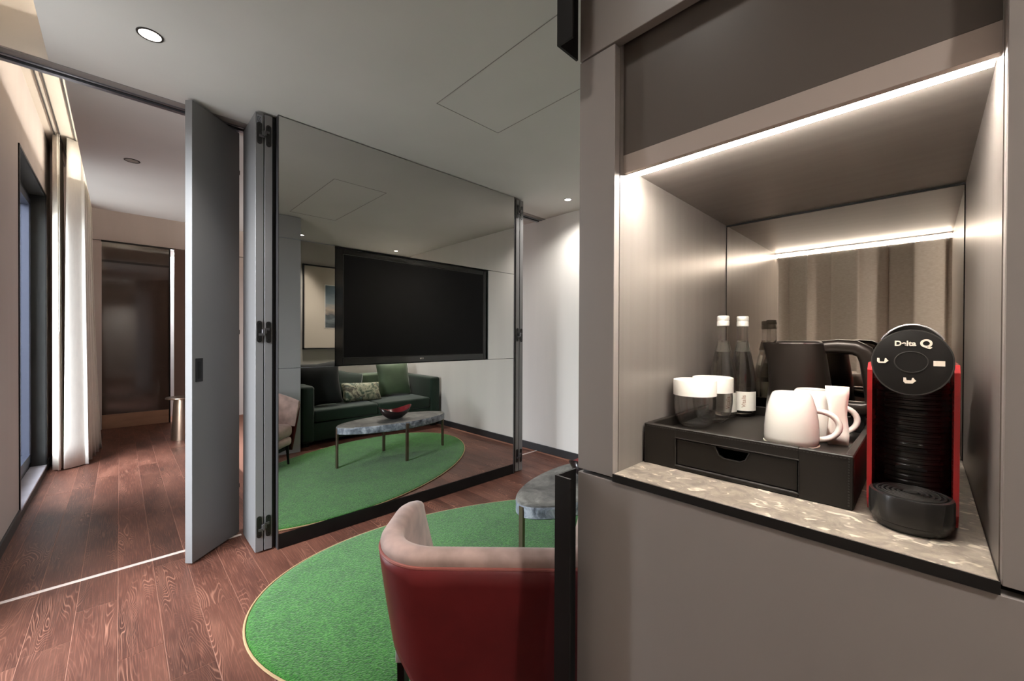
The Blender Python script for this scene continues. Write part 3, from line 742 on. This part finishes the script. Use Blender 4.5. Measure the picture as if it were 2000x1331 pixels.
def cup_icon(cx, cy_, w, h, full):
    g = MB()
    if full == 2: g.prism([(cx-w/2, cy_-h/2), (cx+w/2, cy_-h/2), (cx+w/2, cy_+h/2), (cx-w/2, cy_+h/2)], 'z', .0002, .0007)
    else:
        q = h*(.05 if full else -.2)
        g.prism([(cx-w/2, cy_+h/2), (cx-w/2, cy_-h*.2), (cx-w*.35, cy_-h/2), (cx+w*.2, cy_-h/2), (cx+w*.34, cy_-h*.25), (cx+w/2, cy_), (cx+w*.34, cy_+h*.3), (cx+w*.3, cy_+h/2), (cx+w*.18, cy_+h/2), (cx+w*.12, cy_+q), (cx-w*.25, cy_+q), (cx-w*.3, cy_+h/2)], 'z', .0002, .0007)
    g.bm.transform(MH); g.build('icon', 'icon_white', ho)
cup_icon(-.0305, .001, .013, .0075, 0); cup_icon(.0285, -.001, .0115, .0075, 2); cup_icon(-.001, -.0275, .0135, .0085, 1)
# lever: arched chrome-edged handle over the head
lv = MB(); pts = []
for k in range(21):
    a = math.radians(32) + math.radians(116)*k/20
    pts.append((.0385*math.cos(a), .0485*math.sin(a)+.009))
inner = [(x_*.93, y_-.006) for x_, y_ in pts]
lv.prism(pts + inner[::-1], 'z', -.055, -.006); lv.bm.transform(MH); lo = lv.build('lever', 'black_gloss', cm, True, 40)
le = MB(); le.tube([(x_, y_, -.006) for x_, y_ in pts], .0016, 8); le.bm.transform(MH); le.build('lever_trim', 'chrome', lo, True)
B(.26, .30, -.036, .036, .02, .215, bevel=.008).build('water_tank', 'machine_grey', cm, True)

# ------------------------------------------------------------------ rug
RC, RA, RB_, RT = Vector((1.695, 1.494)), 1.432, .848, math.atan2(-.4457, .8952)
rug = thing('rug', 'large oval bright green pile rug under the coffee table', 'rug', (RC.x, RC.y, 0), RT)
r_ = MB(); N_ = 120
rings = []
for s in (0., .25, .5, .7, .85, .93, .97, .985, .992):
    z = .014 if s < .98 else (.012 if s < .99 else .006)
    rings.append([(RA*s*math.cos(2*PI*k/N_), RB_*s*math.sin(2*PI*k/N_), z) for k in range(N_)] if s else [(0, 0, z)])
rings.append([(RA*.992*math.cos(2*PI*k/N_), RB_*.992*math.sin(2*PI*k/N_), .001) for k in range(N_)])
vv = [[r_.bm.verts.new(p) for p in ring] for ring in rings]
for a, b_ in zip(vv, vv[1:]):
    for k in range(N_):
        k2 = (k+1) % N_
        if len(a) == 1: r_.bm.faces.new((a[0], b_[k], b_[k2]))
        else: r_.bm.faces.new((a[k], b_[k], b_[k2], a[k2]))
r_.build('pile', 'rug_green', rug, True, 180)
MB().tube([((RA-.006)*math.cos(2*PI*k/N_), (RB_-.006)*math.sin(2*PI*k/N_), .0055) for k in range(N_)], .005, 6, closed=True).build('binding', 'rug_edge', rug, True)

# ------------------------------------------------------------------ coffee table and bowl
TC = (2.065, 1.43); TA, TB = .600, .252; TZT = .405; TTH = .07
tb_ = thing('coffee_table', 'oval dark stone coffee table on thin bronze legs', 'table', (TC[0], TC[1], .0145))
def oval(k, n, s=1.): a = 2*PI*k/n; return ((TA*s)*math.copysign(abs(math.cos(a))**1.08, math.cos(a)), (TB*s)*math.copysign(abs(math.sin(a))**1.08, math.sin(a)))
mt = MB(); n = 96; prof = [(0, .0), (.5, .0), (.9, 0), (.988, 0), (1., -.006), (1.003, -.02), (.999, -.04), (1.002, -TTH+.006), (.985, -TTH), (0, -TTH)]
rings = []
for s, z in prof:
    if s == 0: rings.append([mt.bm.verts.new((0, 0, TZT-.0145+z))]); continue
    rings.append([mt.bm.verts.new((*oval(k, n, s), TZT-.0145+z)) for k in range(n)])
for a, b_ in zip(rings, rings[1:]):
    for k in range(n):
        k2 = (k+1) % n
        if len(a) == 1: mt.bm.faces.new((a[0], b_[k], b_[k2]))
        elif len(b_) == 1: mt.bm.faces.new((a[k], b_[0], a[k2]))
        else: mt.bm.faces.new((a[k], b_[k], b_[k2], a[k2]))
to = mt.build('tabletop', 'table_stone', tb_, True, 40)
to.data.materials.append(MATS['table_stone_edge'])
for f in to.data.polygons:
    if abs(f.normal.z) < .6: f.material_index = 1
for (lx, ly, w, d_) in ((-TA+.004, 0, .018, .03), (TA-.004, 0, .018, .03), (0, TB-.003, .03, .018), (0, -TB+.003, .03, .018)):
    B(lx-w/2, lx+w/2, ly-d_/2, ly+d_/2, 0, TZT-.0145-.012, bevel=.002, seg=1).build('leg', 'leg_metal', tb_)
bw = thing('bowl', 'dark leaf-shaped bowl with glossy red inside on the stone table', 'bowl', (2.065, 1.43, TZT+.001), .1)
prof_o = [(0, 0), (.05, 0), (.085, .012), (.135, .05), (.175, .092)]; prof_i = [(.172, .094), (.130, .056), (.08, .020), (.05, .009), (0, .008)]
def bowl_shape(v):
    r2 = math.hypot(v.x, v.y)
    v.y *= .62
    if r2 > .1: v.z += .055*(abs(v.x)/.175)**2*(r2-.1)/.075 - .012
    return v
for nm, pr, mt_ in (('outer_shell', prof_o+[prof_i[0]], 'bowl_outer'), ('inner_glaze', [prof_i[0]]+prof_i[1:], 'bowl_red')):
    q = MB().lathe(pr, 48)
    for v_ in q.bm.verts: v_.co = bowl_shape(v_.co.copy())
    q.build(nm, mt_, bw, True, 180)

# ------------------------------------------------------------------ armchair
ch = thing('armchair', 'tub armchair with red leather shell and taupe velvet inside', 'armchair', (.895, .975, .0145), -PI/4)
def u_path(hw, yb, yf, rc, n=14):
    """left front -> back -> right front, outer outline seen from above"""
    p = []
    for k in range(18): p.append((-hw, yf + (yb+rc-yf)*k/18))
    for k in range(n+1): a = PI + PI/2*k/n; p.append((-hw+rc+rc*math.cos(a), yb+rc+rc*math.sin(a)))
    for k in range(1, 6): p.append((-hw+rc+(2*hw-2*rc)*k/6, yb))
    for k in range(n+1): a = 1.5*PI + PI/2*k/n; p.append((hw-rc+rc*math.cos(a), yb+rc+rc*math.sin(a)))
    for k in range(1, 19): p.append((hw, yb+rc+(yf-yb-rc)*k/18))
    return p
HT, HB = .335, .265
top = u_path(HT, -.30, .24, .16); bot = u_path(HB, -.225, .20, .13); inn = u_path(HT-.058, -.242, .238, .115); seatp = u_path(HT-.085, -.19, .235, .09)
NP = len(top)
def rim_z(p): return .684 - .085*max(0, (p[1]+.02)/.26)**1.4 if p[1] > -.02 else .684
def lerp(a, b_, t): return (a[0]+(b_[0]-a[0])*t, a[1]+(b_[1]-a[1])*t)
Zb = .12
shell_rows = []
for i in range(NP):
    zt = rim_z(top[i])-.036
    # arched cut-out around the side legs
    near = math.hypot(abs(bot[i][0])-.262, bot[i][1]+.165); zlow = Zb
    if abs(bot[i][0]) > HB-.12: zlow = Zb + .24*max(0, 1-(near/.11)**2)**.5 if near < .11 else Zb
    col = []
    for s in range(11):
        t = s/10; z = zt + (zlow-zt)*t; q = (zt-z)/(zt-Zb)
        x_, y_ = lerp(top[i], bot[i], q**1.15)
        col.append((x_, y_, z))
    shell_rows.append(col)
sh = MB().grid(shell_rows).build('leather_shell', 'leather_red', ch, True, 180)
md = sh.modifiers.new('thickness', 'SOLIDIFY'); md.thickness = .012; md.offset = 0
MB().tube([(p[0]*1.004, p[1]*1.004, rim_z(p)-.038) for p in top], .005, 8).build('piping', 'leather_piping', ch, True)
MB().tube([(lerp(top[i], bot[i], .03)[0], lerp(top[i], bot[i], .03)[1], rim_z(top[i])-.050) for i in range(NP)], .0035, 8).build('piping', 'leather_piping', ch, True)
pad = []
for i in range(NP):
    o_, n_, s_ = Vector(top[i]), Vector(inn[i]), Vector(seatp[i]); zt = rim_z(top[i]); col = []
    dv = (n_-o_)
    fr_ = max(0, top[i][1]/.24); n_ = n_.lerp(o_, .45*fr_**2); dv = n_-o_; col.append((*(o_*.999), zt-.037))
    for k in range(9):
        a = PI*k/8; c_ = (o_+n_)/2; off = dv/2*(-math.cos(a)); col.append((*(c_+off*1.06), zt-.024+.024*math.sin(a)))
    for t in (.15, .35, .6, .85, 1.): q = n_.lerp(s_, t); col.append((q.x, q.y, zt-.026+(.36-zt+.026)*t))
    pad.append(col)
pm = MB(); pm.grid(pad)
for i in (0, NP-1):        # closed arm fronts
    pm.bm.faces.new([pm.bm.verts.new(p) for p in pad[i]])
pm.build('upholstery', 'velvet_taupe', ch, True, 60)
# seat cushion and underside
sc_ = MB().box(-HT+.07, HT-.07, -.20, .215, .26, .385, bevel=.045, seg=5); sc_.build('seat_cushion', 'velvet_taupe', ch, True)
MB().box(-HB+.02, HB-.02, -.19, .215, .18, .265, bevel=.03, seg=3).build('seat_base', 'velvet_taupe', ch, True)
MB().box(-HB+.03, HB-.03, -.2, .18, .13, .20, bevel=.02, seg=2).build('under_frame', 'dark_recess', ch)
for s in (-1, 1):
    lg = MB(); lg.prism([(s*.270, .33), (s*.290, .325), (s*.284, .0), (s*.264, .0)], 'y', -.160, -.110); l_ = lg.build('leg', 'black_metal', ch)
    cp_ = MB().box(s*.280-.014, s*.280+.014, -.163, -.107, .290, .332, bevel=.004, seg=2); cp_.build('leg_cap', 'leg_silver', l_, True)
    fl_ = MB(); fl_.tube([(s*.19, .19, .21), (s*.20, .20, 0)], [.016, .010], 12); fl_.build('leg', 'black_metal', ch, True)

# ------------------------------------------------------------------ sofa and cushions
SX0, SX1, SY0, SY1 = 1.445, 3.295, -.515, .43
sf = thing('sofa', 'dark green velvet two-seat sofa along the back wall', 'sofa', ((SX0+SX1)/2, (SY0+SY1)/2, 0))
scx, scy = (SX0+SX1)/2, (SY0+SY1)/2; hw, hd_ = (SX1-SX0)/2, (SY1-SY0)/2
bvs = dict(bevel=.03, seg=4)
B(-hw+.02, hw-.02, -hd_+.02, hd_-.03, .05, .27, bevel=.015, seg=3).build('base', 'velvet_green', sf, True)
for s in (-1, 1):
    x0, x1 = (-hw, -hw+.15) if s < 0 else (hw-.15, hw)
    B(x0, x1, -hd_, hd_+.02, .05, .695, bevel=.035, seg=4).build('arm', 'velvet_green', sf, True)
    a = (-hw+.152, -.002) if s < 0 else (.002, hw-.152)
    B(a[0], a[1], -hd_+.2, hd_, .272, .415, bevel=.03, seg=4).build('seat_cushion', 'velvet_green', sf, True)
    B(x0+.04, x0+.10, hd_-.08, hd_-.03, 0, .05).build('leg', 'black_metal', sf)
    B(x0+.04, x0+.10, -hd_+.04, -hd_+.09, 0, .05).build('leg', 'black_metal', sf)
bk = MB().box(-hw+.152, hw-.152, -hd_, -hd_+.19, .27, .73, bevel=.04, seg=4); bk.build('backrest', 'velvet_light_green', sf, True)
def pillow(name, label, w, h, t, loc, rot, mt_, piping=None):
    rows = []; n = 18; p = MB()
    for side in (1, -1):
        rows = []
        for i in range(n+1):
            u = -1+2*i/n; r_ = []
            for j in range(n+1):
                v = -1+2*j/n
                th_ = max(0, (1-abs(u)**3.2))**.55*max(0, (1-abs(v)**3.2))**.55
                cx_ = u*(1-.07*(1-abs(v))**1.0*abs(u)**3); cy_ = v*(1-.07*(1-abs(u))*abs(v)**3)
                r_.append((cx_*w/2, side*t/2*th_, cy_*h/2))
            rows.append(r_)
        p.grid(rows)
    bmesh.ops.remove_doubles(p.bm, verts=p.bm.verts[:], dist=.0005)
    o = p.build(name, mt_, None, True, 180); o.location = loc; o.rotation_euler = rot
    return tag(o, label, 'cushion', 'cushions on the green sofa')
R_ = math.radians
pillow('cushion', 'large sage green velvet cushion against the right sofa arm', .50, .50, .17, (2.86, -.10, .655), (R_(14), 0, R_(2)), 'velvet_light_green')
pillow('cushion', 'small patterned lumbar cushion lying at the sofa middle', .54, .26, .15, (2.295, .10, .535), (R_(24), R_(3), R_(-4)), 'cushion_pattern')
pillow('cushion', 'large near-black cushion leaning at the left sofa end', .48, .54, .18, (1.755, .12, .68), (R_(16), R_(-5), R_(14)), 'velvet_dark')
pillow('cushion', 'patterned cushion half hidden behind the near-black cushion', .46, .50, .16, (1.69, -.10, .665), (R_(18), R_(2), R_(18)), 'cushion_pattern')
pillow('cushion', 'dark green cushion with a pointed corner behind the lumbar cushion', .44, .40, .15, (2.22, -.20, .60), (R_(20), R_(12), 0), 'velvet_green')

# picture on the back wall
pc = thing('picture', 'framed seascape print with a wide pale mount above the sofa', 'picture', (2.31, -.54, 1.665))
fw, fh = 1.11, 1.15; f_ = MB(); q = .018
for a in ((-fw/2, -fw/2+q, -fh/2, fh/2), (fw/2-q, fw/2, -fh/2, fh/2), (-fw/2, fw/2, -fh/2, -fh/2+q), (-fw/2, fw/2, fh/2-q, fh/2)): f_.box(a[0], a[1], .002, .032, a[2], a[3])
f_.build('frame', 'black_plastic', pc)
B(-fw/2+q, fw/2-q, .004, .016, -fh/2+q, fh/2-q).build('mount', 'picture_mat', pc)
B(-.27, .27, .0165, .018, -.285, .32).build('mount_bevel', 'white_paper', pc)
B(-.262, .262, .018, .019, -.277, .312).build('print', 'seascape_print', pc)

# ------------------------------------------------------------------ curtains
def curtain(name, label, path_fn, z0, z1, mt_, n=160, rows=14, group=None, flare=None):
    g = []
    for r2 in range(rows+1):
        t = r2/rows; z = z1+(z0-z1)*t; g.append([path_fn(k/n, t)+(z,) for k in range(n+1)])
    o = MB().grid(g).build(name, mt_, None, True, 180)
    md = o.modifiers.new('thickness', 'SOLIDIFY'); md.thickness = .003
    return tag(o, label, 'curtain', group)
def p_sheer(u, t):
    amp = .018+.012*t; y = 5.575+.55*u; x = -.425 + amp*math.sin(u*2*PI*7+.6) + .012*math.sin(u*9)*t; return (x, y)
sheer = curtain('curtain', 'narrow off-white sheer curtain gathered against the window jamb', p_sheer, .012, 3.115, 'sheer_cream', 200)
def p_drape(u, t):
    fl_ = t**2.2
    ph = u*2*PI*4.5-1.2
    amp = .055+.02*t
    y = 5.62 + (.62+.14*fl_)*u + .025*math.sin(2*ph)
    x = -.300 + .03*u + .055*fl_*u + amp*math.sin(ph) + .008*math.sin(3*ph+1)*t
    return (x, y)
curtain('curtain', 'heavy white drape with deep folds spreading onto the bedroom floor', p_drape, .010, 3.105, 'drape_white', 240)
def p_grey(u, t):
    y = -.75+2.68*u; ph = u*2*PI*11; s = math.sin(ph+.7*math.sin(ph*.37))
    return (-.375 + .055*math.copysign(abs(s)**.8, s) + .01*math.sin(u*31)*t, y + .03*math.sin(2*ph))
curtain('curtain', 'grey brown drape reflected in the mirror of the minibar niche', p_grey, .01, 3.10, 'drape_grey', 320)
# curtain rails in the cove
for x_, y0, y1, lab in ((-.43, 3.05, 6.6, 'thin dark curtain rail nearest the window wall'), (-.395, 3.05, 6.6, 'thin curtain rail carrying the sheer curtain'), (-.30, 3.05, 6.6, 'slim curtain rail carrying the white drape')):
    tag(B(x_-.004, x_+.004, y0, y1, 3.108, 3.1205).build('curtain_rail', 'aluminium_dark'), lab, 'rail', 'curtain rails in the bedroom cove')
# cord hanging from the sheer
cd = MB(); cd.tube([(-.405, 5.545, 3.1), (-.405, 5.545, 1.3), (-.40, 5.545, 1.275), (-.395, 5.545, 1.3), (-.395, 5.545, 3.1)], .002, 6)
cd.build('pull_cord', 'white_paper', sheer, True)

# ------------------------------------------------------------------ bedroom far end
YF = 7.70
struct('wall_far', MB().box(-.75, -.172, YF, YF+.1, -.02, 2.535).box(.585, XR+.2, YF, YF+.1, -.02, 2.535).box(-.75, XR+.2, YF, YF+.1, 2.545, 3.13), 'wall_fabric', 'greige wall and bulkhead at the far end of the bedroom', 'wall')
struct('wall_end', B(-.75, XR+.2, 8.25, 8.4, -.02, 3.13), 'bright_wall', 'bright white wall seen through the gap beside the brown glass', 'wall')
gd = thing('glass_sliding_panel', 'tall brown glass sliding panel at the far end of the bedroom', 'panel', (.17, YF, 0))
B(-.342, .345, .0, .03, .195, 2.525).build('glass', 'brown_glass', gd)
B(-.342, .345, -.004, .03, 2.255, 2.285).build('glass_band', 'brown_dark', gd)
B(.345, .362, -.01, .035, .0, 2.53).build('frame', 'black_metal', gd)
B(-.345, .42, -.012, .04, 2.525, 2.545).build('top_rail', 'black_metal', gd)
B(-.342, .345, -.006, .03, .004, .193, bevel=.003, seg=1).build('plinth', 'plinth_wood', gd)
struct('wall_pier', B(.572, 1.3, YF-.03, YF-.001, 0, 2.535), 'brown_wall', 'brown wall panel right of the bright gap', 'wall')
stb = thing('side_table', 'brushed bronze drum side table at the bedroom end', 'table', (.555, 6.35, 0))
MB().lathe([(0, .0), (.115, .0), (.115, .006), (.088, .50), (0, .50)], 48).build('drum', 'bronze', stb, True, 40)
MB().lathe([(0, .50), (.165, .50), (.167, .504), (.167, .512), (.165, .516), (0, .516)], 48).build('top', 'bronze', stb, True, 40)

# ------------------------------------------------------------------ lamps
def downlight(x, y, label, r_=.036, lit=True, e=1., size=110, bright=True, zc=ZC):
    t = thing('downlight', label, 'ceiling light', (x, y, zc), 0, 'recessed ceiling downlights')
    MB().lathe([(r_*.84, -.001), (r_*.84, -.003), (r_, -.003), (r_*1.02, 0), (r_*.84, 0)], 36).build('trim_ring', 'machine_grey', t, True, 40)
    MB().lathe([(0, -.0012), (r_*.84, -.0012), (r_*.84, 0), (0, 0)], 32).build('lens', 'lamp_lens' if lit else 'lamp_lens_dim', t)
    if e:
        l = bpy.data.lights.new('downlight_lamp', 'SPOT'); l.energy = SPOT_E*e; l.spot_size = math.radians(size); l.spot_blend = .8; l.shadow_soft_size = .06; l.color = (1.0, .95, .89)
        o = bpy.data.objects.new('downlight_lamp', l); COL.objects.link(o); o.parent = t; o.location = (0, 0, -.01)
    return t
downlight(.095, 2.346, 'large bright downlight over the door opening', .045, True, 1.2)
downlight(3.013, 2.35, 'small downlight near the white wall', .036, True, .8, 150)
downlight(1.66, -.25, 'downlight over the left sofa end', .034, True, 1.9, 80)
downlight(2.97, -.25, 'downlight over the right sofa end', .034, True, 3.4, 130)
downlight(.067, 4.11, 'unlit downlight in the bedroom ceiling', .045, False, 0)
downlight(.2, .55, 'unseen fill downlight added over the entrance passage beside the cabinet', .036, True, .35)  # no visible source here, added to lift the passage ambient
downlight(.1, -.9, 'added out-of-view fill downlight at the entrance end', .036, True, 2.2, 140)  # added behind the camera to brighten the cabinet door
# bright room behind the far glass
l = bpy.data.lights.new('bathroom_lamp', 'AREA'); l.size = .5; l.energy = 25; o = bpy.data.objects.new('bathroom_lamp', l); COL.objects.link(o); o.location = (.6, 8.0, 2.5)
